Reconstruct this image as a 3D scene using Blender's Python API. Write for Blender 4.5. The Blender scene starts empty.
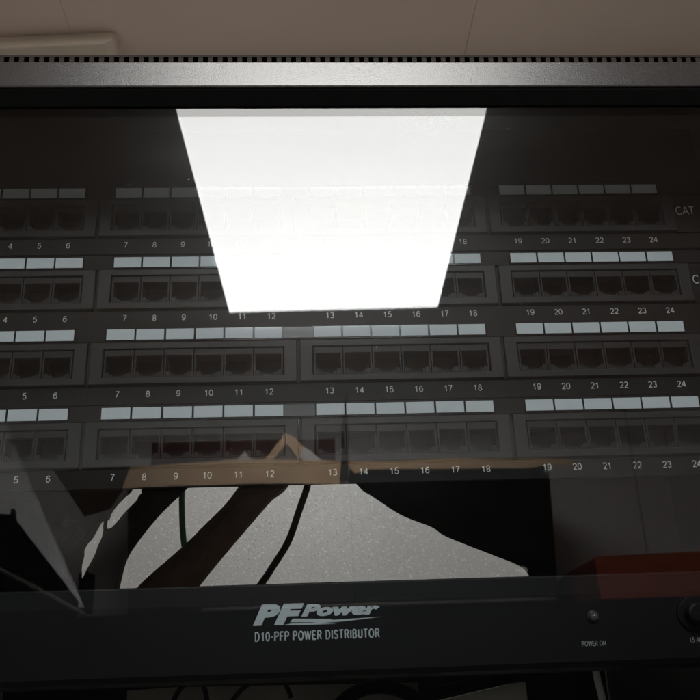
import bpy, bmesh, math, random
from mathutils import Vector, Matrix
random.seed(4)
# ------------------------------------------------------------------ camera, world, exposure
# All sizes below are millimetres in the rack's own frame: x to the right, z up, o = distance out of the rack front.
S = 0.001
def W(x, z, o): return Vector((x*S, -o*S, z*S))
sc = bpy.context.scene
cd = bpy.data.cameras.new("camera"); cam = bpy.data.objects.new("camera", cd)
sc.collection.objects.link(cam); sc.camera = cam
cd.sensor_width = 36; cd.lens = 900/700*36; cd.clip_start = 0.01; cd.clip_end = 50
cd.dof.use_dof = True; cd.dof.focus_distance = 0.50; cd.dof.aperture_fstop = 34
RX = (0.9984900032924728, -0.035229904725373795, 0.04214934326936548)
UP = (0.016661306951828738, 0.9253508724742907, 0.3787455130582091)
BK = (-0.05234609990872924, -0.37747134543447153, 0.9245405719600602)
cols = [Vector((a, -c, b)) for a, b, c in (RX, UP, BK)]
m = Matrix.Identity(4)
for j, c in enumerate(cols):
    for i in range(3): m[i][j] = c[i]
p = W(208.42, -249.66, 450.03)
for i in range(3): m[i][3] = p[i]
cam.matrix_world = m
world = bpy.data.worlds.new("World"); sc.world = world; world.use_nodes = True
bg = world.node_tree.nodes["Background"]; bg.inputs[0].default_value = (0.02, 0.02, 0.022, 1); bg.inputs[1].default_value = 0.3
sc.view_settings.view_transform = 'Standard'; sc.view_settings.look = 'None'
sc.view_settings.exposure = 0.0; sc.view_settings.gamma = 1.0
LAMP = 13.8            # radiance of the main ceiling troffer
REAR_FILL = 3.6        # unseen fill panel added to light the wall behind the cabinet
ROOM_FILL = 2.0        # unseen fill panels added near the side walls
sc.cycles.max_bounces = 10; sc.cycles.transparent_max_bounces = 16; sc.cycles.glossy_bounces = 5
sc.cycles.caustics_reflective = True; sc.cycles.sample_clamp_indirect = 8

# ------------------------------------------------------------------ materials
def newmat(name):
    mt = bpy.data.materials.new(name); mt.use_nodes = True
    return mt, mt.node_tree, mt.node_tree.nodes["Principled BSDF"]
def N(nt, t, **k):
    n = nt.nodes.new(t)
    for a, b in k.items(): setattr(n, a, b)
    return n
def mat(name, col, rough=.5, spec=.5, var=.0, vscale=30., bump=0., bscale=300., coat=0., metal=0., col2=None, bdist=.001, detail=4., rvar=0.):
    mt, nt, b = newmat(name)
    b.inputs['Roughness'].default_value = rough; b.inputs['Specular IOR Level'].default_value = spec
    b.inputs['Coat Weight'].default_value = coat; b.inputs['Coat Roughness'].default_value = .04; b.inputs['Metallic'].default_value = metal
    tc = N(nt, 'ShaderNodeTexCoord')
    if col2 is None: col2 = tuple(c*(1-var) for c in col)
    nz = N(nt, 'ShaderNodeTexNoise'); nz.inputs['Scale'].default_value = vscale; nz.inputs['Detail'].default_value = detail
    nt.links.new(tc.outputs['Object'], nz.inputs['Vector'])
    mr = N(nt, 'ShaderNodeMapRange'); mr.inputs[1].default_value = .35; mr.inputs[2].default_value = .65
    nt.links.new(nz.outputs[0], mr.inputs[0])
    mx = N(nt, 'ShaderNodeMix', data_type='RGBA'); mx.inputs[6].default_value = (*col, 1); mx.inputs[7].default_value = (*col2, 1)
    nt.links.new(mr.outputs[0], mx.inputs[0]); nt.links.new(mx.outputs[2], b.inputs['Base Color'])
    if rvar:
        mm = N(nt, 'ShaderNodeMapRange'); mm.inputs[3].default_value = rough-rvar; mm.inputs[4].default_value = rough+rvar
        nt.links.new(nz.outputs[0], mm.inputs[0]); nt.links.new(mm.outputs[0], b.inputs['Roughness'])
    if bump:
        n2 = N(nt, 'ShaderNodeTexNoise'); n2.inputs['Scale'].default_value = bscale; n2.inputs['Detail'].default_value = 3
        nt.links.new(tc.outputs['Object'], n2.inputs['Vector'])
        bp = N(nt, 'ShaderNodeBump'); bp.inputs['Strength'].default_value = bump; bp.inputs['Distance'].default_value = bdist
        nt.links.new(n2.outputs[0], bp.inputs['Height']); nt.links.new(bp.outputs[0], b.inputs['Normal'])
    return mt
M = {}
M['ceiling'] = mat('ceiling_paint', (.80, .66, .575), .8, .3, .06, 3, .12, 250)
M['wall'] = mat('wall_paint', (.78, .77, .75), .7, .3, .05, 2, .15, 200)
M['floor'] = mat('floor_vinyl', (.13, .12, .11), .4, .5, .25, 6)
M['duct'] = mat('duct_paint', (.70, .60, .50), .6, .4, .06, 8)
M['rail_paint'] = mat('cream_trim', (.80, .72, .60), .5, .4, .05, 8)
M['plate'] = mat('black_powder_coat', (.0065, .006, .006), .45, .18, .3, 40, .25, 2200, bdist=.0003, rvar=.05)
M['module'] = mat('grey_black_plastic', (.026, .0257, .026), .45, .3, .2, 60, .2, 2500, bdist=.0002, rvar=.06)
M['module_in'] = mat('jack_plastic', (.021, .0205, .0207), .45, .25, .25, 90, .15, 2500, bdist=.0002)
M['haze_grey'] = mat('painted_haze_grey', (.075, .078, .08), .3, .5, .1, 60, coat=.5)
M['labelrail'] = mat('black_label_rail', (.012, .012, .012), .10, .6, .1, 60)
M['label'] = mat('label_paper', (.78, .84, .87), .5, .3, .05, 120, coat=1.0)
M['ink'] = mat('white_print', (.92, .92, .90), .5, .3, .1, 600)
M['logoink'] = mat('pale_grey_print', (.62, .69, .71), .5, .3, .1, 300)
M['catink'] = mat('grey_print', (.85, .85, .83), .5, .3, .1, 600)
M['dimink'] = mat('thin_grey_print', (.72, .72, .72), .5, .3, .25, 900)
M['hollow'] = mat('painted_cavity_shade', (.004, .003, .003), .6, .3, .2, 60)  # near black: recess shade is put into the port cavity colour
M['cabinet'] = mat('cabinet_black', (.012, .0115, .012), .5, .4, .2, 30, .2, 1500, bdist=.0003)
M['gasket'] = mat('rubber_gasket', (.004, .004, .004), .8, .15, .2, 60)
M['frame'] = mat('textured_frame_paint', (.034, .031, .031), .245, .9, .15, 30, .15, 1500, bdist=.0006, coat=0)
M['comb'] = mat('vent_lip_paint', (.034, .025, .020), .7, .3, .3, 60)
M['dist'] = mat('distributor_black', (.0035, .0035, .0048), .45, .25, .25, 25, .15, 1500, bdist=.0003, rvar=.06)
M['led'] = mat('led_lens', (.10, .115, .11), .06, .8, .2, 300, coat=1)
M['ledring'] = mat('chrome_ring', (.10, .10, .10), .3, .5, .2, 100, metal=.9)
M['knob'] = mat('black_knob', (.006, .006, .006), .4, .25, .2, 60)
M['loom'] = mat('black_cable_sleeve', (.004, .0035, .0035), .8, .1, .3, 80, .4, 900)
M['loombrown'] = mat('brown_cable_sleeve', (.42, .24, .16), .6, .3, .3, 60, .4, 900)
M['green'] = mat('green_cable_jacket', (.08, .78, .42), .4, .5, .1, 60)
M['white_cable'] = mat('white_cable_jacket', (.75, .75, .74), .4, .5, .15, 60)
M['beige_box'] = mat('beige_casing', (.42, .38, .32), .5, .4, .15, 30)
M['grey_box'] = mat('grey_casing', (.55, .53, .47), .5, .4, .15, 30)
M['card'] = mat('cardboard', (.78, .54, .34), .8, .2, .12, 9, .2, 60, col2=(.68, .45, .27), bdist=.002)
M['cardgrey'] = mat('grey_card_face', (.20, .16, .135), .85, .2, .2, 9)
M['carddark'] = mat('dark_cardboard', (.055, .036, .028), .85, .2, .2, 9)
M['tape'] = mat('white_tape', (.80, .78, .74), .35, .5, .1, 20)
M['maroon'] = mat('maroon_card', (.085, .022, .018), .6, .3, .3, 6)
M['red'] = mat('red_plastic', (.52, .10, .05), .5, .4, .35, 3)
M['blackbox'] = mat('black_enamel', (.006, .005, .005), .7, .15, .2, 5)
M['darkbox'] = mat('dark_brown_carton', (.022, .014, .011), .8, .15, .3, 5)
M['worktop'] = mat('dark_worktop', (.16, .15, .14), .5, .3, .2, 5)
M['board'] = mat('grey_board', (.84, .84, .85), .6, .3, .12, 6)
M['troffer'] = mat('lamp_housing', (.75, .75, .75), .4, .5, .05, 10)
M['seam'] = mat('wall_joint_trim', (.40, .385, .37), .8, .2, .1, 10)  # darker trim colour of the wall joint strips
M['tile'] = M['ceiling']

# orange-peel wall behind the cabinet: white paint over a coarse glossy stipple
def stipple():
    mt, nt, b = newmat('stippled_white_wall')
    tc = N(nt, 'ShaderNodeTexCoord')
    vo = N(nt, 'ShaderNodeTexVoronoi'); vo.inputs['Scale'].default_value = 360
    n1 = N(nt, 'ShaderNodeTexNoise'); n1.inputs['Scale'].default_value = 520; n1.inputs['Detail'].default_value = 3
    n2 = N(nt, 'ShaderNodeTexNoise'); n2.inputs['Scale'].default_value = 4; n2.inputs['Detail'].default_value = 3
    for n in (vo, n1, n2): nt.links.new(tc.outputs['Object'], n.inputs['Vector'])
    dr = N(nt, 'ShaderNodeMapRange'); dr.inputs[1].default_value = .45; dr.inputs[2].default_value = 0.0; nt.links.new(vo.outputs['Distance'], dr.inputs[0])
    sx = N(nt, 'ShaderNodeSeparateColor'); nt.links.new(vo.outputs['Color'], sx.inputs[0])
    gt = N(nt, 'ShaderNodeMath', operation='GREATER_THAN'); gt.inputs[1].default_value = .8; nt.links.new(sx.outputs[0], gt.inputs[0])
    mu = N(nt, 'ShaderNodeMath', operation='MULTIPLY'); nt.links.new(dr.outputs[0], mu.inputs[0]); nt.links.new(gt.outputs[0], mu.inputs[1])
    ad = N(nt, 'ShaderNodeMath', operation='MULTIPLY_ADD'); ad.inputs[1].default_value = .7
    nt.links.new(n1.outputs[0], ad.inputs[0]); nt.links.new(mu.outputs[0], ad.inputs[2])
    bp = N(nt, 'ShaderNodeBump'); bp.inputs['Strength'].default_value = .45; bp.inputs['Distance'].default_value = .0013
    nt.links.new(ad.outputs[0], bp.inputs['Height']); nt.links.new(bp.outputs[0], b.inputs['Normal'])
    mx = N(nt, 'ShaderNodeMix', data_type='RGBA'); mx.inputs[6].default_value = (.56, .545, .52, 1); mx.inputs[7].default_value = (.38, .365, .34, 1)
    nt.links.new(n2.outputs[0], mx.inputs[0])
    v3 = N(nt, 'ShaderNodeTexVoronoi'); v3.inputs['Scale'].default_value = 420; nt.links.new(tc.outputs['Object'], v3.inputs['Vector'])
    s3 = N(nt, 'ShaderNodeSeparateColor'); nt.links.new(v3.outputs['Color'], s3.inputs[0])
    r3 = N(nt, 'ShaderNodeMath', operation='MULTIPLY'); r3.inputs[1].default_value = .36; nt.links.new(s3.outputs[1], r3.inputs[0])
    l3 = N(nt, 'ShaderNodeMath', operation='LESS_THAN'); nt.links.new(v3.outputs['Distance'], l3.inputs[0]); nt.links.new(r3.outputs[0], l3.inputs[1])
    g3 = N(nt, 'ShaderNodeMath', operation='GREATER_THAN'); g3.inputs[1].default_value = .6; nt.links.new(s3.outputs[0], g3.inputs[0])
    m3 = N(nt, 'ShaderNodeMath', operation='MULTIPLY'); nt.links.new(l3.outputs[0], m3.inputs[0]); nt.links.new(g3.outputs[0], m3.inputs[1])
    x3 = N(nt, 'ShaderNodeMix', data_type='RGBA'); x3.inputs[7].default_value = (.86, .85, .83, 1)  # pale flecks in the base colour stand in for glints
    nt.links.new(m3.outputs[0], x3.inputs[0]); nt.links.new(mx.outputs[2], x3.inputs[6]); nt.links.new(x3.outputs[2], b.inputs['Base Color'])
    b.inputs['Roughness'].default_value = .20; b.inputs['Specular IOR Level'].default_value = 1.0
    return mt
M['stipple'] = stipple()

HAZE = .0023
def glassmat():
    mt = bpy.data.materials.new('tinted_glass'); mt.use_nodes = True; nt = mt.node_tree
    nt.nodes.remove(nt.nodes["Principled BSDF"]); out = nt.nodes['Material Output']
    tr = N(nt, 'ShaderNodeBsdfTransparent'); tr.inputs[0].default_value = (.845, .865, .875, 1)
    gl = N(nt, 'ShaderNodeBsdfGlossy'); gl.inputs['Roughness'].default_value = 0.0; gl.inputs[0].default_value = (1, 1, 1, 1)
    ge = N(nt, 'ShaderNodeNewGeometry')
    dt = N(nt, 'ShaderNodeVectorMath', operation='DOT_PRODUCT')
    nt.links.new(ge.outputs['Incoming'], dt.inputs[0]); nt.links.new(ge.outputs['Normal'], dt.inputs[1])
    ab = N(nt, 'ShaderNodeMath', operation='ABSOLUTE'); nt.links.new(dt.outputs['Value'], ab.inputs[0])
    s = N(nt, 'ShaderNodeMath', operation='SUBTRACT'); s.inputs[0].default_value = 1; nt.links.new(ab.outputs[0], s.inputs[1])
    pw = N(nt, 'ShaderNodeMath', operation='POWER'); pw.inputs[1].default_value = 5; nt.links.new(s.outputs[0], pw.inputs[0])
    ma = N(nt, 'ShaderNodeMath', operation='MULTIPLY_ADD'); ma.inputs[1].default_value = .94; ma.inputs[2].default_value = .0385
    nt.links.new(pw.outputs[0], ma.inputs[0])
    mx = N(nt, 'ShaderNodeMixShader'); nt.links.new(ma.outputs[0], mx.inputs[0])
    nt.links.new(tr.outputs[0], mx.inputs[1]); nt.links.new(gl.outputs[0], mx.inputs[2])
    hz = N(nt, 'ShaderNodeBsdfGlossy'); hz.inputs['Roughness'].default_value = .24; hz.inputs[0].default_value = (1, 1, 1, 1)
    tc = N(nt, 'ShaderNodeTexCoord'); mp = N(nt, 'ShaderNodeMapping'); mp.inputs['Rotation'].default_value = (0, .5, 0); mp.inputs['Scale'].default_value = (4, 1, 22)
    nt.links.new(tc.outputs['Object'], mp.inputs[0])
    nz = N(nt, 'ShaderNodeTexNoise'); nz.inputs['Scale'].default_value = 2.2; nz.inputs['Detail'].default_value = 6; nt.links.new(mp.outputs[0], nz.inputs['Vector'])
    mr = N(nt, 'ShaderNodeMapRange'); mr.inputs[1].default_value = .3; mr.inputs[2].default_value = .75; mr.inputs[3].default_value = HAZE*.6; mr.inputs[4].default_value = HAZE*1.5
    nt.links.new(nz.outputs[0], mr.inputs[0])
    # dust specks
    vo = N(nt, 'ShaderNodeTexVoronoi'); vo.inputs['Scale'].default_value = 90; nt.links.new(tc.outputs['Object'], vo.inputs['Vector'])
    dd = N(nt, 'ShaderNodeMath', operation='LESS_THAN'); dd.inputs[1].default_value = .035; nt.links.new(vo.outputs['Distance'], dd.inputs[0])
    sc_ = N(nt, 'ShaderNodeSeparateColor'); nt.links.new(vo.outputs['Color'], sc_.inputs[0])
    g2 = N(nt, 'ShaderNodeMath', operation='GREATER_THAN'); g2.inputs[1].default_value = .86; nt.links.new(sc_.outputs[1], g2.inputs[0])
    m2 = N(nt, 'ShaderNodeMath', operation='MULTIPLY'); nt.links.new(dd.outputs[0], m2.inputs[0]); nt.links.new(g2.outputs[0], m2.inputs[1])
    m3 = N(nt, 'ShaderNodeMath', operation='MULTIPLY_ADD'); m3.inputs[1].default_value = .10; nt.links.new(m2.outputs[0], m3.inputs[0]); nt.links.new(mr.outputs[0], m3.inputs[2])
    m4 = N(nt, 'ShaderNodeMixShader'); nt.links.new(m3.outputs[0], m4.inputs[0]); nt.links.new(mx.outputs[0], m4.inputs[1]); nt.links.new(hz.outputs[0], m4.inputs[2])
    nt.links.new(m4.outputs[0], out.inputs[0])
    return mt
M['glass'] = glassmat()

def emit(name, col, s):
    mt, nt, b = newmat(name)
    b.inputs['Base Color'].default_value = (.7, .7, .7, 1); b.inputs['Emission Color'].default_value = (*col, 1)
    # the opal sheet is a little less bright towards one end of the tubes behind it
    tc = N(nt, 'ShaderNodeTexCoord'); sp = N(nt, 'ShaderNodeSeparateXYZ'); nt.links.new(tc.outputs['Object'], sp.inputs[0])
    mr = N(nt, 'ShaderNodeMapRange'); mr.inputs[1].default_value = .45; mr.inputs[2].default_value = -.35
    mr.inputs[3].default_value = s*.83; mr.inputs[4].default_value = s*1.13
    nt.links.new(sp.outputs[1], mr.inputs[0]); nt.links.new(mr.outputs[0], b.inputs['Emission Strength'])
    return mt
M['lamp'] = emit('lit_opal_sheet', (1.0, .985, .955), LAMP)
M['fill_rear'] = emit('fill_sheet_rear', (1.0, .97, .93), REAR_FILL)
M['fill_room'] = emit('fill_sheet_room', (1.0, .97, .93), ROOM_FILL)

# ------------------------------------------------------------------ mesh helpers (mm in, metres out; local = relative to org)
def link(name, bm, mt, parent=None, org=None, smooth=False):
    me = bpy.data.meshes.new(name)
    bmesh.ops.recalc_face_normals(bm, faces=bm.faces)
    bm.to_mesh(me); bm.free()
    if smooth:
        for f in me.polygons: f.use_smooth = True
    mts = mt if isinstance(mt, (list, tuple)) else [mt]
    for q in mts: me.materials.append(M[q])
    o = bpy.data.objects.new(name, me); sc.collection.objects.link(o)
    if parent is not None: o.parent = parent
    if org is not None: o.location = W(*org)
    return o
def empty(name, label, cat, org=(0, 0, 0), group=None, yaw=0):
    o = bpy.data.objects.new(name, None); sc.collection.objects.link(o); o.location = W(*org); o.rotation_euler.z = yaw
    o.empty_display_size = .02
    o['label'] = label; o['category'] = cat
    if group: o['group'] = group
    return o
def tag(o, label, cat, group=None):
    o['label'] = label; o['category'] = cat
    if group: o['group'] = group
    return o
def box(bm, x0, x1, z0, z1, o0, o1, bev=0, mi=0):
    vs = [bm.verts.new(W(x, z, o)) for x in (x0, x1) for z in (z0, z1) for o in (o0, o1)]
    f = [(0,1,3,2), (4,6,7,5), (0,4,5,1), (2,3,7,6), (0,2,6,4), (1,5,7,3)]
    fs = [bm.faces.new([vs[i] for i in q]) for q in f]
    for q in fs: q.material_index = mi
    if bev:
        es = {e for q in fs for e in q.edges}
        r = bmesh.ops.bevel(bm, geom=list(es), offset=bev*S, segments=2, profile=.5, affect='EDGES')
        for q in r['faces']: q.material_index = mi
def prism(bm, pts, o0, o1, bev=0):
    a = [bm.verts.new(W(x, z, o1)) for x, z in pts]; b = [bm.verts.new(W(x, z, o0)) for x, z in pts]
    n = len(pts); fs = [bm.faces.new(a), bm.faces.new(b[::-1])]
    for i in range(n): fs.append(bm.faces.new([a[i], b[i], b[(i+1) % n], a[(i+1) % n]]))
    if bev:
        bmesh.ops.bevel(bm, geom=list(fs[0].edges), offset=bev*S, segments=2, profile=.5, affect='EDGES')
def frame(bm, x0, x1, z0, z1, i0, i1, k0, k1, oA, oB, bev=0):
    """rectangular ring from the outer rectangle to the inner one (i0,i1,k0,k1)"""
    O = [(x0, z0), (x1, z0), (x1, z1), (x0, z1)]; I = [(i0, k0), (i1, k0), (i1, k1), (i0, k1)]
    v = {}
    for nm, P, o in (('of', O, oB), ('ob', O, oA), ('if', I, oB), ('ib', I, oA)): v[nm] = [bm.verts.new(W(x, z, o)) for x, z in P]
    front = []
    for i in range(4):
        j = (i+1) % 4
        bm.faces.new([v['of'][i], v['of'][j], v['if'][j], v['if'][i]])
        bm.faces.new([v['ob'][i], v['ib'][i], v['ib'][j], v['ob'][j]])
        bm.faces.new([v['of'][i], v['ob'][i], v['ob'][j], v['of'][j]])
        bm.faces.new([v['if'][i], v['if'][j], v['ib'][j], v['ib'][i]])
    if bev:
        bm.edges.ensure_lookup_table()
        es = [e for e in bm.edges if (e.verts[0] in v['of'] and e.verts[1] in v['of']) or (e.verts[0] in v['if'] and e.verts[1] in v['if'])]
        bmesh.ops.bevel(bm, geom=es, offset=bev*S, segments=2, profile=.5, affect='EDGES')
def catmull(pts, n=6):
    out = []
    P = [pts[0]] + list(pts) + [pts[-1]]
    for i in range(1, len(P)-2):
        for t in range(n):
            u = t/n; a, b, c, d = (Vector(q) for q in P[i-1:i+3])
            out.append(.5*((2*b)+(c-a)*u+(2*a-5*b+4*c-d)*u*u+(-a+3*b-3*c+d)*u**3))
    out.append(Vector(P[-2])); return out
def tube(bm, pts, r, seg=12, n=6, flat=1.0):
    """round (or flattened) tube through points (x,z,o); r may be a list"""
    if not isinstance(r, (list, tuple)): r = [r]*len(pts)
    cur = catmull([(*q, rr) for q, rr in zip(pts, r)], n)
    rings = []
    for i, c in enumerate(cur):
        a = cur[max(0, i-1)]; b = cur[min(len(cur)-1, i+1)]
        t = Vector((b[0]-a[0], b[1]-a[1], b[2]-a[2])).normalized()
        s = t.cross(Vector((0, 0, 1)))
        if s.length < 1e-4: s = Vector((1, 0, 0))
        s.normalize(); w = t.cross(s)
        rings.append([bm.verts.new(W(*(Vector(c[:3]) + (s*math.cos(2*math.pi*k/seg) + w*math.sin(2*math.pi*k/seg)*flat)*c[3]))) for k in range(seg)])
    for i in range(len(rings)-1):
        for k in range(seg):
            bm.faces.new([rings[i][k], rings[i][(k+1) % seg], rings[i+1][(k+1) % seg], rings[i+1][k]])
    bm.faces.new(rings[0][::-1]); bm.faces.new(rings[-1])
def sleeve(bm, L, R, o, thick, seg=14):
    """a flattened bundle whose silhouette runs between two edge lines"""
    def resample(P, n):
        z0, z1 = P[0][1], P[-1][1]; out = []
        for k in range(n):
            z = z0+(z1-z0)*k/(n-1); x = P[-1][0]
            for (ax, az), (bx, bz) in zip(P, P[1:]):
                if min(az, bz)-1e-6 <= z <= max(az, bz)+1e-6 and abs(az-bz) > 1e-6: x = ax+(bx-ax)*(z-az)/(bz-az); break
            out.append((x, z))
        return out
    L = [tuple(q[:2]) for q in catmull([(a, c, 0) for a, c in L], 5)] if len(L) > 5 else L
    R = [tuple(q[:2]) for q in catmull([(a, c, 0) for a, c in R], 5)] if len(R) > 5 else R
    n = 90; A = resample(L, n); B = resample(R, n); rings = []
    for k in range(n):
        (ax, az), (bx, bz) = A[k], B[k]; r = []
        for j in range(seg):
            c = math.cos(2*math.pi*j/seg); s = math.sin(2*math.pi*j/seg)
            r.append(bm.verts.new(W((ax+bx)/2+c*(bx-ax)/2, (az+bz)/2+c*(bz-az)/2, o+s*thick/2)))
        rings.append(r)
    for i in range(n-1):
        for k in range(seg): bm.faces.new([rings[i][k], rings[i][(k+1) % seg], rings[i+1][(k+1) % seg], rings[i+1][k]])
    bm.faces.new(rings[0][::-1]); bm.faces.new(rings[-1])
def cyl(bm, x, z, o0, o1, r0, r1=None, seg=32, bev=0):
    if r1 is None: r1 = r0
    a = [bm.verts.new(W(x+r0*math.cos(2*math.pi*k/seg), z+r0*math.sin(2*math.pi*k/seg), o0)) for k in range(seg)]
    b = [bm.verts.new(W(x+r1*math.cos(2*math.pi*k/seg), z+r1*math.sin(2*math.pi*k/seg), o1)) for k in range(seg)]
    for k in range(seg): bm.faces.new([a[k], a[(k+1) % seg], b[(k+1) % seg], b[k]])
    bm.faces.new(a[::-1]); f = bm.faces.new(b)
    if bev: bmesh.ops.bevel(bm, geom=list(f.edges), offset=bev*S, segments=3, profile=.5, affect='EDGES')
_tc = {}
def text(s, size, bold=0.0, shear=0.0, xs=1.0, thick=.06, align='CENTER', space=1.0):
    """a mesh of printed characters standing in the x-z plane, facing out"""
    key = (s, size, bold, shear, xs, align, space)
    if key in _tc: return _tc[key]
    cu = bpy.data.curves.new('print', 'FONT'); cu.body = s; cu.size = size*S; cu.offset = bold*S; cu.shear = shear
    cu.extrude = thick*S; cu.align_x = align; cu.space_character = space; cu.resolution_u = 4
    ob = bpy.data.objects.new('print', cu); sc.collection.objects.link(ob)
    dg = bpy.context.evaluated_depsgraph_get(); dg.update()
    me = bpy.data.meshes.new_from_object(ob.evaluated_get(dg))
    bpy.data.objects.remove(ob); bpy.data.curves.remove(cu)
    for v in me.vertices:
        x, y, z = v.co; v.co = (x*xs, -z, y)
    _tc[key] = me; return me
def textobj(name, s, x, z, o, mt, parent=None, **k):
    me = text(s, **k)
    if not me.materials: me.materials.append(M[mt])
    ob = bpy.data.objects.new(name, me); sc.collection.objects.link(ob); ob.location = W(x, z, o)
    if parent: ob.parent = parent
    return ob

def arc(cx, cy, rx, ry, a0, a1, n=14):
    return [(cx+rx*math.cos(math.radians(a0+(a1-a0)*i/n)), cy+ry*math.sin(math.radians(a0+(a1-a0)*i/n))) for i in range(n+1)]
GL = {
 '0': (.56, [arc(.28, .5, .25, .5, 0, 360, 24)]), '1': (.56, [[(.10, .74), (.22, .82), (.32, 1), (.32, 0)]]),
 '2': (.56, [arc(.28, .72, .23, .28, 165, -35)+[(.04, 0), (.53, 0)]]),
 '3': (.56, [arc(.27, .75, .21, .25, 155, -80)+arc(.27, .26, .24, .26, 80, -155)]),
 '4': (.56, [[(.42, 0), (.42, 1), (.02, .28), (.57, .28)]]),
 '5': (.56, [[(.50, 1), (.13, 1), (.07, .50)]+arc(.28, .32, .24, .33, 135, -155)]),
 '6': (.56, [arc(.28, .32, .24, .32, 0, 360, 22), [(.045, .34), (.06, .62), (.13, .86), (.28, 1), (.42, .97), (.50, .82)]]),
 '7': (.56, [[(.03, 1), (.52, 1), (.34, .62), (.22, .28), (.18, 0)]]),
 '8': (.56, [arc(.28, .75, .20, .25, 0, 360, 20), arc(.28, .25, .24, .25, 0, 360, 20)]),
 '9': (.56, [arc(.28, .68, .24, .32, 0, 360, 22), [(.515, .66), (.50, .38), (.43, .14), (.28, 0), (.14, .03), (.06, .18)]]),
 'A': (.70, [[(.0, 0), (.35, 1), (.70, 0)], [(.12, .33), (.58, .33)]]), 'B': (.62, [[(.30, .53), (.06, .53), (.06, 1), (.32, 1)]+arc(.32, .765, .20, .235, 90, -90)[1:], [(.06, .53), (.06, 0), (.34, 0)]+arc(.34, .265, .23, .265, -90, 90)[1:]]),
 'C': (.74, [arc(.40, .5, .35, .5, 42, 318, 20)]), 'D': (.70, [[(.06, 0), (.06, 1), (.30, 1)]+arc(.30, .5, .33, .5, 90, -90)[1:]+[(.06, 0)]]),
 'E': (.58, [[(.54, 1), (.06, 1), (.06, 0), (.55, 0)], [(.06, .52), (.50, .52)]]), 'F': (.54, [[(.52, 1), (.06, 1), (.06, 0)], [(.06, .50), (.46, .50)]]),
 'I': (.16, [[(.08, 0), (.08, 1)]]), 'M': (.80, [[(.04, 0), (.04, 1), (.40, .05), (.76, 1), (.76, 0)]]), 'N': (.66, [[(.04, 0), (.04, 1), (.62, 0), (.62, 1)]]),
 'O': (.76, [arc(.38, .5, .34, .5, 0, 360, 26)]), 'P': (.62, [[(.06, 0), (.06, 1), (.34, 1)]+arc(.34, .74, .24, .26, 90, -90)[1:]+[(.06, .48)]]),
 'R': (.66, [[(.06, 0), (.06, 1), (.34, 1)]+arc(.34, .74, .24, .26, 90, -90)[1:]+[(.06, .48)], [(.34, .48), (.62, 0)]]),
 'S': (.62, [arc(.31, .75, .235, .25, 25, 262)+arc(.31, .26, .25, .26, 82, -155)]), 'T': (.60, [[(.0, 1), (.60, 1)], [(.30, 1), (.30, 0)]]),
 'U': (.66, [[(.06, 1), (.06, .34)]+arc(.33, .30, .27, .30, 180, 360)+[(.60, .34), (.60, 1)]]), 'W': (.94, [[(0, 1), (.23, 0), (.47, 1), (.71, 0), (.94, 1)]]),
 '-': (.34, [[(.04, .40), (.30, .40)]]), ' ': (.22, [])}
_sc = {}
def lettering(name, s, x, z, o, mt, parent, cap=3.2, r=.2, xs=1.0, gap=.13, align='CENTER'):
    """printed characters as thin strokes; x,z is the middle (or left) of the line at its foot"""
    key = (s, cap, r, xs, gap, align, mt)
    if key not in _sc:
        cu = bpy.data.curves.new('print', 'CURVE'); cu.dimensions = '3D'; cu.bevel_depth = r*S; cu.bevel_resolution = 1; cu.use_fill_caps = True
        wd = sum(GL[c][0]+gap for c in s)-gap; x0 = -wd/2 if align == 'CENTER' else 0
        for c in s:
            for pl in GL[c][1]:
                closed = math.dist(pl[0], pl[-1]) < 1e-3
                if closed: pl = pl[:-1]
                def turn(i):
                    (ax, ay), (bx, by), (cx, cy) = pl[i-1], pl[i], pl[i+1]
                    return abs((math.atan2(cy-by, cx-bx)-math.atan2(by-ay, bx-ax)+math.pi) % (2*math.pi)-math.pi) > .8
                runs = [pl]
                if not closed:
                    runs = []; st = 0
                    for i in range(1, len(pl)-1):
                        if turn(i): runs.append(pl[st:i+1]); st = i
                    runs.append(pl[st:])
                for ru in runs:
                    sp = cu.splines.new('POLY'); sp.points.add(len(ru)-1); sp.use_cyclic_u = closed
                    for q, (a, d_) in zip(sp.points, ru): q.co = ((x0+a)*cap*xs*S, 0, d_*cap*S, 1)
            x0 += GL[c][0]+gap
        ob = bpy.data.objects.new('print', cu); sc.collection.objects.link(ob)
        dg = bpy.context.evaluated_depsgraph_get(); dg.update(); me = bpy.data.meshes.new_from_object(ob.evaluated_get(dg))
        bpy.data.objects.remove(ob); bpy.data.curves.remove(cu)
        for v in me.vertices: v.co.y *= .08
        me.materials.clear(); me.materials.append(M[mt]); _sc[key] = me
    ob = bpy.data.objects.new(name, _sc[key]); sc.collection.objects.link(ob); ob.location = W(x, z, o)
    if parent: ob.parent = parent
    return ob

# ------------------------------------------------------------------ the room
CEIL = 860; FLO = -1650; XL = -1750; XR = 2650; BACK = -900; FRONT = 2700
def struct(name, bm, mt, parent=None):
    o = link(name, bm, mt, parent)
    if parent is None: o['kind'] = 'structure'
    return o
b = bmesh.new(); box(b, XL-100, XR+100, FLO-100, FLO, BACK-100, FRONT+100); struct('floor', b, 'floor')
b = bmesh.new()   # ceiling boards with narrow shadow gaps, one seam runs away from the viewer
xs = [XL-100, -182, 511, 1204, 1897, XR+100]
for a, c in zip(xs, xs[1:]): box(b, a+.4, c-.4, CEIL, CEIL+12, BACK-100, FRONT+100)
box(b, XL-100, XR+100, CEIL+12.5, CEIL+60, BACK-100, FRONT+100)
struct('ceiling', b, 'ceiling')
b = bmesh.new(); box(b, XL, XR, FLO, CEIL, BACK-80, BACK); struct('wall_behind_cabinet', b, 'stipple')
b = bmesh.new()
box(b, XL, XR, FLO, CEIL, FRONT, FRONT+90)
struct('wall_opposite', b, 'wall')
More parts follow.
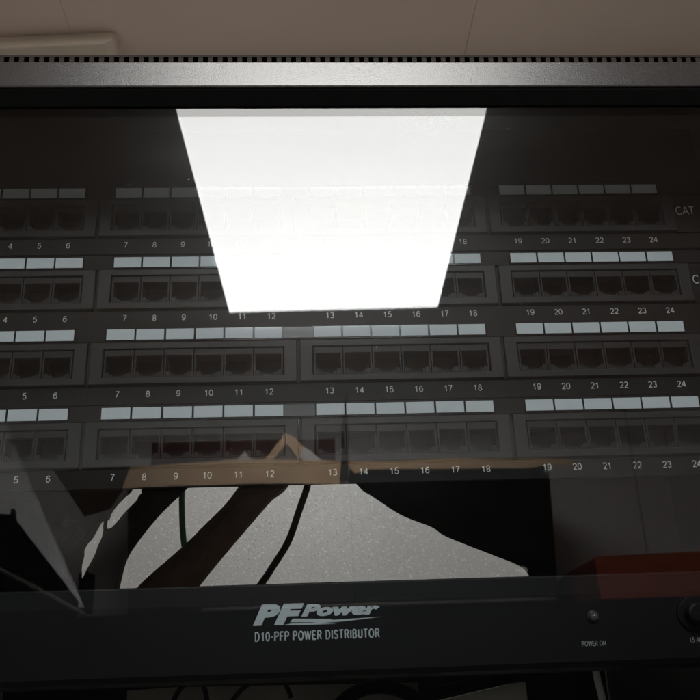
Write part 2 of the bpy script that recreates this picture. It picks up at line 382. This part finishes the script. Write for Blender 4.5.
b = bmesh.new(); box(b, XL-80, XL, FLO, CEIL, BACK, FRONT); struct('wall_left', b, 'wall')
b = bmesh.new(); box(b, XR, XR+80, FLO, CEIL, BACK, FRONT); struct('wall_right', b, 'wall')

for x in (-1060, 1360):
    b = bmesh.new(); box(b, x-2.5, x+2.5, FLO, CEIL-2, FRONT-3, FRONT-.5); struct('wall_joint_strip', b, 'seam')
def troffer(label, cx, co, lx, lo, yaw, em, group='ceiling light panels'):
    t = empty('ceiling_light', label, 'ceiling light', (cx, CEIL, co), group, yaw)
    b = bmesh.new()
    frame(b, -lx/2-12, lx/2+12, -lo/2-12, lo/2+12, -lx/2, lx/2, -lo/2, lo/2, 0, 1)
    b.free(); b = bmesh.new()
    w = 14
    box(b, -lx/2-w, -lx/2, -9, -.2, -lo/2-w, lo/2+w); box(b, lx/2, lx/2+w, -9, -.2, -lo/2-w, lo/2+w)
    box(b, -lx/2, lx/2, -9, -.2, -lo/2-w, -lo/2); box(b, -lx/2, lx/2, -9, -.2, lo/2, lo/2+w)
    link('housing', b, 'troffer', t)
    b = bmesh.new(); box(b, -lx/2, lx/2, -6, -.5, -lo/2, lo/2); link('diffuser', b, em, t)
    return t
troffer('bright white rectangular ceiling light mirrored large in the glass door', 284, 1445, 608, 1219, math.radians(1.6), 'lamp')
troffer('added fill light panel above the gap behind the black cabinet', 180, -345, 1219, 600, 0, 'fill_rear')
troffer('added unseen fill light panel near the left wall of the room', -1400, 1300, 500, 1219, 0, 'fill_room')
troffer('added unseen fill light panel near the right wall of the room', 2250, 1300, 500, 1219, 0, 'fill_room')

# shallow access cover on the ceiling beyond the cabinet, with a pale edge strip behind it
t = empty('ceiling_hatch', 'shallow beige ceiling hatch with rounded corner above the left end of the door frame', 'hatch', (-400, CEIL, -830), None, math.radians(-3.4))
b = bmesh.new(); prism(b, [(-600, -26), (276, -26), (292, -18), (296, -.3), (-600, -.3)], -20, 18, 3); link('panel', b, 'duct', t)
b = bmesh.new(); box(b, -600, 262, -24, -1, -34, -20.5, 2); link('edge_strip', b, 'rail_paint', t)

# ------------------------------------------------------------------ the cabinet with its glass door
cab = empty('rack_cabinet', 'black wall rack cabinet with vented top lip and tinted glass door', 'rack cabinet', (0, 0, 0))
b = bmesh.new(); box(b, -60, -54, -520, 77.5, -390, 54); link('side_panel', b, 'cabinet', cab)
b = bmesh.new(); box(b, 472, 478, -520, 77.5, -390, 54); link('side_panel', b, 'cabinet', cab)
b = bmesh.new(); box(b, -52, 480, 77.7, 78.3, -390, 58.8); link('roof', b, 'cabinet', cab)
for x in (-50, 448):   # mounting rails behind the panel ears
    b = bmesh.new(); box(b, x, x+20, -510, 78, -6, -3.2); link('mounting_rail', b, 'cabinet', cab)
b = bmesh.new(); box(b, -53, 471, -520, -186, -389, -386); link('added_wall_blocker', b, 'cabinet', cab)  # black panel added to block the bright wall below the distributor
b = bmesh.new()   # vented lip: two thin rails joined by leaning teeth, daylight slots between
PX0, PITCH = -150, 5.18
box(b, PX0, 720, 71.9, 72.8, 59, 64.2); box(b, PX0, 720, 77.0, 78.4, 59, 64.2)
n = int((720-PX0)/PITCH)
for i in range(n):
    x = PX0+i*PITCH; lean = (x-235)/300*1.2
    vs = [W(x+dx, z, o) for dx in (0, 2.5) for z in (72.8, 77.0) for o in (59.2, 64.0)]
    vv = [b.verts.new(q) for q in vs]
    for q in [(0,1,3,2), (4,6,7,5), (0,4,5,1), (2,3,7,6), (0,2,6,4), (1,5,7,3)]: b.faces.new([vv[k] for k in q])
link('vent_lip', b, 'comb', cab)
# door frame: textured top bar with rounded edges, chamfered back to the glass
b = bmesh.new()
prof = [(71.3, 57), (71.3, 67.2), (70.9, 67.8), (70.3, 68), (55.6, 68), (54.9, 67.8), (54.5, 67.2), (48.6, 60.6), (48.6, 57)]
def xprism(b, prof, x0, x1, idx=None):
    A = [b.verts.new(W(x0, z, o)) for z, o in prof]; B = [b.verts.new(W(x1, z, o)) for z, o in prof]
    k = len(prof); b.faces.new(A); b.faces.new(B[::-1])
    for i in range(k): b.faces.new([A[i], A[(i+1) % k], B[(i+1) % k], B[i]])
xprism(b, [(71.3, 57), (71.3, 67.2), (70.9, 67.8), (70.3, 68), (55.6, 68), (54.9, 67.8), (54.7, 67.0), (54.7, 57)], -150, 720)
door = link('door', b, 'frame', cab)
b = bmesh.new(); xprism(b, [(54.6, 61.0), (54.6, 66.8), (53.8, 66.6), (47.9, 61.2), (47.9, 60.3), (54.6, 60.3)], -150, 720)
link('gasket', b, 'gasket', door)
b = bmesh.new(); box(b, -148, 718, -560, 54, 56.6, 60); link('glass_pane', b, 'glass', door)

# ------------------------------------------------------------------ patch panels
OX = [-1.0, 1.0, -.3, 0]; ZN = [0, -45.06, -88.9, -133.35]; PP = 15.848; GG = 16.2
def px(n): return (n-1)*PP + ((n-1)//6)*GG
def jack_mesh():
    b = bmesh.new(); hw = 7.72; z0, z1 = 9.2, 24.9; f0, f1 = -1.6, .55
    box(b, -hw, hw, 21.3, z1, f0, f1, .15)                        # above the opening
    box(b, -hw, -6.75, z0, 21.25, f0, f1, .15); box(b, 6.75, hw, z0, 21.25, f0, f1, .15)
    for s in (-1, 1):                                              # stepped latch notch at the bottom
        x0, x1 = sorted((s*4.6, s*6.7)); box(b, x0, x1, z0, 12.3, f0, f1-.05, .12)
        x0, x1 = sorted((s*3.0, s*4.55)); box(b, x0, x1, z0, 11.2, f0, f1-.1, .12)
    box(b, -2.95, 2.95, z0, 10.1, f0, f1-.12, .12)
    for q in ((-hw, -6.9, z0, 24), (6.9, hw, z0, 24), (-6.85, 6.85, 21.4, 24), (-6.85, 6.85, z0, 10.0)): box(b, *q, -10, -1.65, 0, 1)
    box(b, -hw, hw, z0, 24, -10.6, -10.1, 0, 1)                   # back of the cavity
    return b
M['contact'] = mat('jack_contact', (.20, .13, .05), .35, .5, .2, 100, metal=.8)
def strip(b, x0, x1, z0, z1, o0, o1, bev=0): box(b, x0, x1, z0, z1, o0, o1, bev)
def make_panel():
    t = empty('patch_panel', 'x', 'patch panel', (0, 0, 0))
    b = bmesh.new(); c = px(12)/2+px(13)/2
    box(b, c-241, c+241, 29.45, 38.3, -2, 0, .25); box(b, c-241, c+241, -5.9, 4.1, -2, 0, .25)
    xa = px(1)-15.4; xb = px(24)+15.4
    box(b, c-241, xa, 4.7, 29.2, -2, -.05); box(b, xb, c+241, 4.7, 29.2, -2, -.05)
    box(b, xa, xb, 4.7, 29.2, -14, -12)
    for g in range(3):
        x = px(6*g+6)+15.3; box(b, x-.2, x+1.6, 4.7, 29.2, -2, -.9)
    plate = link('panel_plate', b, 'plate', t)
    b = bmesh.new()
    for g in range(4):                                             # recessed rail the labels sit in
        box(b, px(6*g+1)-8.6, px(6*g+6)+8, 29.9, 37.4, .02, .3, .1)
    link('label_rail', b, 'labelrail', t)
    b = bmesh.new(); box(b, px(12)+7.6, px(13)-8.2, 30.5, 37.0, .02, .45, .1); link('label_haze_patch', b, 'haze_grey', t)  # grey plate whose lighter tone stands in for haze between the middle labels
    mm = None; jm = None
    for g in range(4):
        x1 = px(6*g+1)-.3; x6 = px(6*g+6)-.3
        if mm is None:
            b = bmesh.new(); w = x6-x1
            frame(b, -15.2, w+15.2, 5.0, 28.9, -8.3, w+8.3, 9.0, 25.1, -11, 1.5, .45)
            mo = link('port_module', b, 'module', t); mm = mo.data
            mo.location = W(x1, 0, 0)
        else:
            mo = bpy.data.objects.new('port_module', mm); sc.collection.objects.link(mo); mo.parent = t; mo.location = W(x1, 0, 0)
        for k in range(6):
            if jm is None:
                j = link('jack', jack_mesh(), ['module_in', 'hollow'], mo); jm = j.data
            else:
                j = bpy.data.objects.new('jack', jm); sc.collection.objects.link(j); j.parent = mo
            j.location = W(k*PP, 0, 0)
    lm = None
    for n_ in range(1, 25):
        if lm is None:
            b = bmesh.new(); box(b, -7.4, 7.4, -3.12, 3.12, 0, .35, .08); l = link('label', b, 'label', t); lm = l.data
        else:
            l = bpy.data.objects.new('label', lm); sc.collection.objects.link(l); l.parent = t
        l.location = W(px(n_)-.3+random.uniform(-.08, .08), 33.8, .32); l.rotation_euler.y = random.uniform(-.004, .004)
        lettering('port_number', str(n_), px(n_), -1.6, .06, 'ink', t, cap=3.15, r=.235, xs=1.14)
    lettering('category_mark', 'CAT', 429.6, 16.6, .06, 'catink', t, cap=4.9, r=.30, align='LEFT', gap=.1)
    return t
def copytree(o, parent=None):
    c = o.copy(); sc.collection.objects.link(c)
    if parent: c.parent = parent
    for ch in [q for q in bpy.data.objects if q.parent == o]: copytree(ch, c)
    return c
src = make_panel()
labels = ['topmost black 24-port patch panel, shaded, its numbers dim under the door frame',
          'second patch panel from the top, crossed by the bottom edge of the mirrored light',
          'third black 24-port patch panel, clear of the mirrored light, its modules sharply outlined',
          'lowest black 24-port patch panel, the mirrored cardboard strip crossing its numbers']
for k in range(4):
    t = src if k == 0 else copytree(src)
    t.location = W(OX[k], ZN[k], 0); t['label'] = labels[k]; t['group'] = 'patch panels stacked in the rack'
b = bmesh.new(); box(b, -34, 448, 38.9, 77.2, -2, -.6, .3)
tag(link('blank_panel', b, 'plate'), 'blank black filler panel above the topmost patch panel', 'blank panel')

# ------------------------------------------------------------------ power distributor
d = empty('power_distributor', 'black rack power distributor with pale logo and round indicator lamp', 'power distributor', (0, 0, 0))
b = bmesh.new()
xprism(b, [(-188.1, -20), (-188.1, -1.2), (-188.5, -.6), (-189.1, -.35), (-196.5, -.06), (-197.5, 0), (-229, 0), (-231.5, -1.2), (-232.8, -4), (-232.8, -20)], -34.5, 448)
link('faceplate', b, 'dist', d)
# emblem: heavy slanted PF, smaller slanted Power, a two-ended bolt under it
textobj('logo', 'P', 182.6, -206.9, .10, 'logoink', d, size=12.2, bold=.75, shear=.30, xs=1.48, align='LEFT')
textobj('logo', 'F', 192.6, -206.9, .17, 'logoink', d, size=12.2, bold=.75, shear=.30, xs=1.62, align='LEFT')
textobj('logo', 'Power', 205.6, -203.7, .24, 'logoink', d, size=7.2, bold=.42, shear=.30, xs=1.82, align='LEFT', space=1.02)
b = bmesh.new()
prism(b, [(201.5, -204.9), (221, -205.6), (219.5, -206.1), (244.5, -205.3), (226, -206.9), (209, -207.6), (212, -206.9), (200.2, -206.5)], .04, .16)
prism(b, [(197, -207.75), (201, -207.1), (206, -207.0), (222.5, -207.95), (205, -208.0)], .05, .15)
link('logo', b, 'logoink', d)
lettering('model_text', 'D10-PFP POWER DISTRIBUTOR', 213.1, -214.7, .1, 'logoink', d, cap=3.85, r=.37, xs=.79, gap=.225)
lettering('caption', 'POWER ON', 346.2, -222.0, .06, 'dimink', d, cap=2.2, r=.11, xs=.86, gap=.14)
lettering('caption', '15 AMP', 393.4, -221.9, .06, 'dimink', d, cap=2.2, r=.10, xs=.86, gap=.14, align='LEFT')
b = bmesh.new(); cyl(b, 347.6, -208.6, 0, .9, 3.3, 2.9, bev=.2); r = link('indicator_ring', b, 'ledring', d)
b = bmesh.new(); bmesh.ops.create_uvsphere(b, u_segments=24, v_segments=14, radius=2.35*S, matrix=Matrix.Translation(W(347.6, -208.6, 1.0)) @ Matrix.Diagonal((1, 1.1, 1, 1)))
link('indicator_lamp', b, 'led', d, smooth=True)
b = bmesh.new(); cyl(b, 397.5, -208.8, 0, 1.6, 8.6, 8.2, bev=.5); kb = link('breaker_collar', b, 'knob', d)
b = bmesh.new(); cyl(b, 397.5, -208.8, 1.7, 7.0, 5.4, 4.9, bev=1.2); link('breaker_button', b, 'knob', kb, smooth=False)

# ------------------------------------------------------------------ cables hanging in the open unit, behind the panels
def jag(P, a=.5): return [(x+random.uniform(-a, a), z+random.uniform(-a, a)) for x, z in P]
def bundle(label, L, R, o, th, mt):
    b = bmesh.new(); sleeve(b, L, R, o, th)
    return tag(link('cable_bundle', b, mt), label, 'cable bundle', 'cable bundles in the open slot')
bundle('broad black cable bundle at the left end of the open slot', [(-66, -70), (-66, -90), (-66, -110), (-66, -150), (-66, -185)],
       [(95, -70), (88, -83), (82.5, -92.5), (79, -96), (73.5, -102), (71.5, -104.5), (69, -109), (67.8, -113), (63.5, -113.8), (61, -118), (57, -126), (55, -128), (52, -133.5), (52.2, -138), (51, -145), (51.5, -158), (48, -185)], -200, 10, 'loom')
bundle('narrow black cable bundle crossing just left of the green cable', [(101, -70), (94, -84), (89.5, -91.5), (90, -93.5), (87.5, -96), (86.5, -99), (79, -107), (72, -116), (67.8, -119.5), (64.5, -117), (63.4, -125), (61, -131), (59, -138), (55, -146), (52.5, -152), (49.5, -158), (46, -185)],
       [(140, -66), (129, -84), (122, -92), (104, -110), (90, -128), (82, -142), (78, -162), (74, -185)], -200, 12, 'loom')
bundle('dark brown cable bundle right of the green cable', [(180, -66), (165, -84), (159, -92), (150, -104), (136, -118), (122, -132), (99, -152), (89, -162), (70, -185)],
       [(206, -66), (199, -85), (195, -93), (190, -97.5), (183, -103), (161, -128), (144, -148), (131, -164), (112, -185)], -200, 22, 'loombrown')
bundle('big black sagging cable sleeve filling the right of the open slot', [(215, -60), (234, -86), (245, -93), (250, -98.5), (257, -103), (277, -117), (298, -126), (306, -132), (319, -138), (340, -147), (361, -157), (367, -171), (372, -190)],
       [(485, -60), (485, -86), (485, -110), (485, -150), (485, -190)], -190, 44, 'loom')
b = bmesh.new(); tube(b, [(213, -60, -205), (212, -80, -202), (210, -92, -200), (204, -109, -200), (196, -131, -200), (186, -147, -200), (173, -165, -200), (150, -188, -200)], 2.5)
tag(link('cable', b, 'loom', smooth=True), 'thin black cable curving down past the brown bundle', 'cable')
b = bmesh.new(); tube(b, [(115, -60, -235), (114, -83, -235), (115, -107, -235), (117, -125, -235), (120.5, -142, -235), (123, -163, -235), (128, -190, -235)], 2.3)
tag(link('cable', b, 'green', smooth=True), 'thin green cable hanging before the stippled white wall', 'cable')

b = bmesh.new(); tube(b, [(63, -70, -200), (64.5, -95, -200), (65.4, -110, -200), (65.3, -118, -200), (66.6, -128, -200), (66, -185, -200)], [2.2, 1.6, 1.3, 1.5, 1.6, 2])
tag(link('cable', b, 'loom', smooth=True), 'thin black cable splitting the pale sliver between the two leftmost cable bundles', 'cable')
# things under the distributor
b = bmesh.new(); prism(b, [(118, -300), (118, -233.4), (142, -232.7), (219, -234.0), (264, -234.6), (264, -300)], -60, -34, .5)
tag(link('equipment_case', b, 'beige_box'), 'dim beige equipment case under the left of the power distributor', 'equipment case')
b = bmesh.new(); prism(b, [(265, -300), (265, -244.8), (277, -243), (319, -235.6), (320, -300)], -60, -34, .5)
tag(link('equipment_case', b, 'grey_box'), 'grey metal box with sloping top under the distributor, next to the white cable', 'equipment case')
b = bmesh.new(); pts = [(243+27*math.cos(a), -262+26*math.sin(a), -26) for a in [math.radians(q) for q in range(-30, 215, 20)]]
tube(b, pts, 3.4)
tag(link('cable_coil', b, 'loom', smooth=True), 'loop of thick black cable below the power distributor', 'cable coil')
b = bmesh.new(); tube(b, [(252, -250, -27), (270, -240.5, -27), (292, -236.6, -27), (330, -232, -30)], 2.6)
tag(link('cable', b, 'loom', smooth=True), 'short thick black cable rising over the sloping grey box', 'cable')
b = bmesh.new(); tube(b, [(354.6, -228, -30), (354.9, -236, -30), (356.2, -247, -30), (360, -290, -30)], 1.9, flat=.5)
tag(link('cable', b, 'white_cable', smooth=True), 'flat white cable hanging under the POWER ON lamp', 'cable')
for pts, lab in (([(141, -262), (142, -242), (146, -233.5), (152, -230.8), (157, -233), (160, -246)], 'thin black cable arching under the left of the distributor, nearer the end'),
                 ([(163, -262), (170, -242), (180, -232), (189, -229.5), (196, -232), (200, -240)], 'thin black cable arching under the left of the distributor, nearer the logo')):
    b = bmesh.new(); tube(b, [(x, z, -25) for x, z in pts], 1.3)
    tag(link('cable', b, 'knob', smooth=True), lab, 'cable')

# ------------------------------------------------------------------ the side of the room that the glass door mirrors
b = bmesh.new(); box(b, -1000, 2000, FLO, 22, 2160, 2690, 3)
t = tag(link('storage_cabinet', b, 'blackbox'), 'long low black cabinet along the wall the door mirrors', 'cabinet')
b = bmesh.new(); box(b, -70, 880, 22.2, 32, 2150, 2260, 3); link('worktop', b, 'worktop', t)
b = bmesh.new(); prism(b, [(345, 35), (345, 421), (943, 412), (937, 250), (925, 35)], 2290, 2688, 2)
tag(link('black_box', b, 'blackbox'), 'big black box standing on the mirrored low cabinet under cardboard', 'box')
b = bmesh.new(); prism(b, [(-306, 383), (338, 374), (340, 35), (-285, 35)], 2262, 2688, 2)
tag(link('dark_carton', b, 'darkbox'), 'dark carton under the long brown cardboard tray in the mirrored room', 'box')
# cardboard tray: front board with a wavy lower edge, sides and base
t = empty('cardboard_tray', 'long low brown cardboard tray on the mirrored shelf', 'cardboard tray', (0, 0, 0))
up = [(-300, 447), (-200, 452), (-90, 458), (19, 464), (120, 459), (235, 455), (322, 450)]
lo = [(325, 383), (326, 376), (290, 378), (230, 384), (140, 389), (49, 390), (-60, 389), (-180, 388), (-260, 387), (-319, 384)]
b = bmesh.new(); prism(b, up+lo, 2249, 2253); link('front_board', b, 'card', t)
b = bmesh.new(); box(b, -302, -298, 391, 440, 2253.5, 2600); box(b, 318, 322, 391, 440, 2253.5, 2600); box(b, -297, 317, 391, 395, 2253.5, 2600); link('tray_body', b, 'card', t)
b = bmesh.new(); prism(b, [(-523, 446), (-304, 453), (-300, 441), (-320, 386), (-352, 330), (-424, 309), (-468, 371)], 2262, 2268)
tag(link('dark_flap', b, 'carddark'), 'dark torn cardboard flap hanging beyond the end of the mirrored tray', 'flap')
t = empty('flat_carton', 'narrow brown cardboard carton lid lying on the mirrored black box', 'carton', (0, 0, 0))
b = bmesh.new(); prism(b, [(330, 455), (480, 453), (650, 459), (800, 452), (940, 451), (991, 446), (1040, 431), (1018, 424), (930, 430), (880, 422), (760, 424), (560, 427), (401, 430), (355, 417)], 2270, 2275); link('front_board', b, 'card', t)
b = bmesh.new(); box(b, 345, 935, 423.5, 445, 2275.5, 2600); link('lid_body', b, 'carddark', t)
b = bmesh.new(); box(b, -275, 306, 395.5, 580, 2450, 2520, 2)
tag(link('maroon_box', b, 'maroon'), 'dark maroon box standing in the mirrored cardboard tray', 'box')
t = empty('open_flap', 'upright cardboard flap with white tape at its corner in the mirrored tray', 'flap', (0, 0, 0))
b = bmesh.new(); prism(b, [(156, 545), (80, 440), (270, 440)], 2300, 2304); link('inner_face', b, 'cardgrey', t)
b = bmesh.new(); prism(b, [(148, 551), (166, 551), (214, 504), (192, 470), (156, 520), (98, 455), (76, 455)], 2294, 2299); link('edge_board', b, 'card', t)
b = bmesh.new(); prism(b, [(208, 507), (228, 496), (262, 462), (252, 456), (215, 466), (190, 479)], 2293, 2299.5); link('tape', b, 'tape', t)
b = bmesh.new(); prism(b, [(26, 512), (72, 450), (-22, 450)], 2330, 2334)
tag(link('paper_scrap', b, 'tape'), 'small pale paper point showing above the mirrored tray', 'paper')
b = bmesh.new(); tube(b, [(322, 392, 2242), (327, 450, 2242), (330, 520, 2243), (331, 570, 2243), (338, 655, 2243)], [13, 10, 11, 8, 4])
tag(link('thin_stick', b, 'carddark', smooth=True), 'thin dark stick standing upright before the mirrored tray corner', 'stick')
t = empty('red_box', 'red box standing on the mirrored low cabinet at the right', 'box', (0, 0, 0))
b = bmesh.new(); prism(b, [(1009, 23), (1009, 137), (1560, 148), (1560, 23)], 2152, 2500, 2); link('body', b, 'red', t)
b = bmesh.new(); prism(b, [(976, 23), (976, 110), (1007, 134), (1007, 23)], 2165, 2490); link('end_flap', b, 'maroon', t)
t = empty('coiled_hose', 'small pale ring on a black fitting beside the mirrored black box', 'fitting', (832, 123, 2282))
b = bmesh.new()
for i in range(2):
    pass
bmesh.ops.create_cone(b, cap_ends=True, segments=20, radius1=.011, radius2=.009, depth=.010, matrix=Matrix.Rotation(math.pi/2, 4, 'X')); link('fitting', b, 'tape', t)
b = bmesh.new(); tube(b, [(-26+30*math.cos(a), 30*math.sin(a), 0) for a in [math.radians(q) for q in range(100, 261, 20)]], 3); link('ring', b, 'darkbox', t)
# leaning grey board and dark things at the left
b = bmesh.new()
rim = [(-362, 36, 2074), (-380, 36, 2074), (-389, 40, 2076), (-637, 298, 2191), (-820, 480, 2274), (-820, 790, 2413), (-726, 655, 2352), (-375, 59, 2084)]
fa = [b.verts.new(W(*q)) for q in rim]; fb = [b.verts.new(W(q[0], q[1]-3, q[2]+8)) for q in rim]
b.faces.new(fa); b.faces.new(fb[::-1])
for k in range(len(rim)): b.faces.new([fa[k], fb[k], fb[(k+1) % len(rim)], fa[(k+1) % len(rim)]])
tag(link('leaning_board', b, 'board'), 'pale grey board leaning diagonally at the left of the mirrored room', 'board')
t = empty('black_crate', 'black crate in front of the leaning grey board in the mirrored room', 'crate', (0, 0, 0))
b = bmesh.new(); box(b, -412, -376, 35, 140, 2200, 2240, 2); box(b, -400, -392, 140.2, 152, 2212, 2222)
tag(link('black_case', b, 'blackbox'), 'small black upright case just right of the leaning board foot', 'case')
b = bmesh.new(); prism(b, [(-814, 300), (-604, 281), (-569, 275), (-568, 291), (-560, 291), (-554, 261), (-376, 49), (-376, -900), (-814, -900)], 2062, 2078); link('front', b, 'blackbox', t)
b = bmesh.new(); tube(b, [(-720, 195, 2056), (-578, 132, 2056), (-460, 71, 2056), (-354, 13, 2056)], 6); link('rim_rail', b, 'worktop', t)
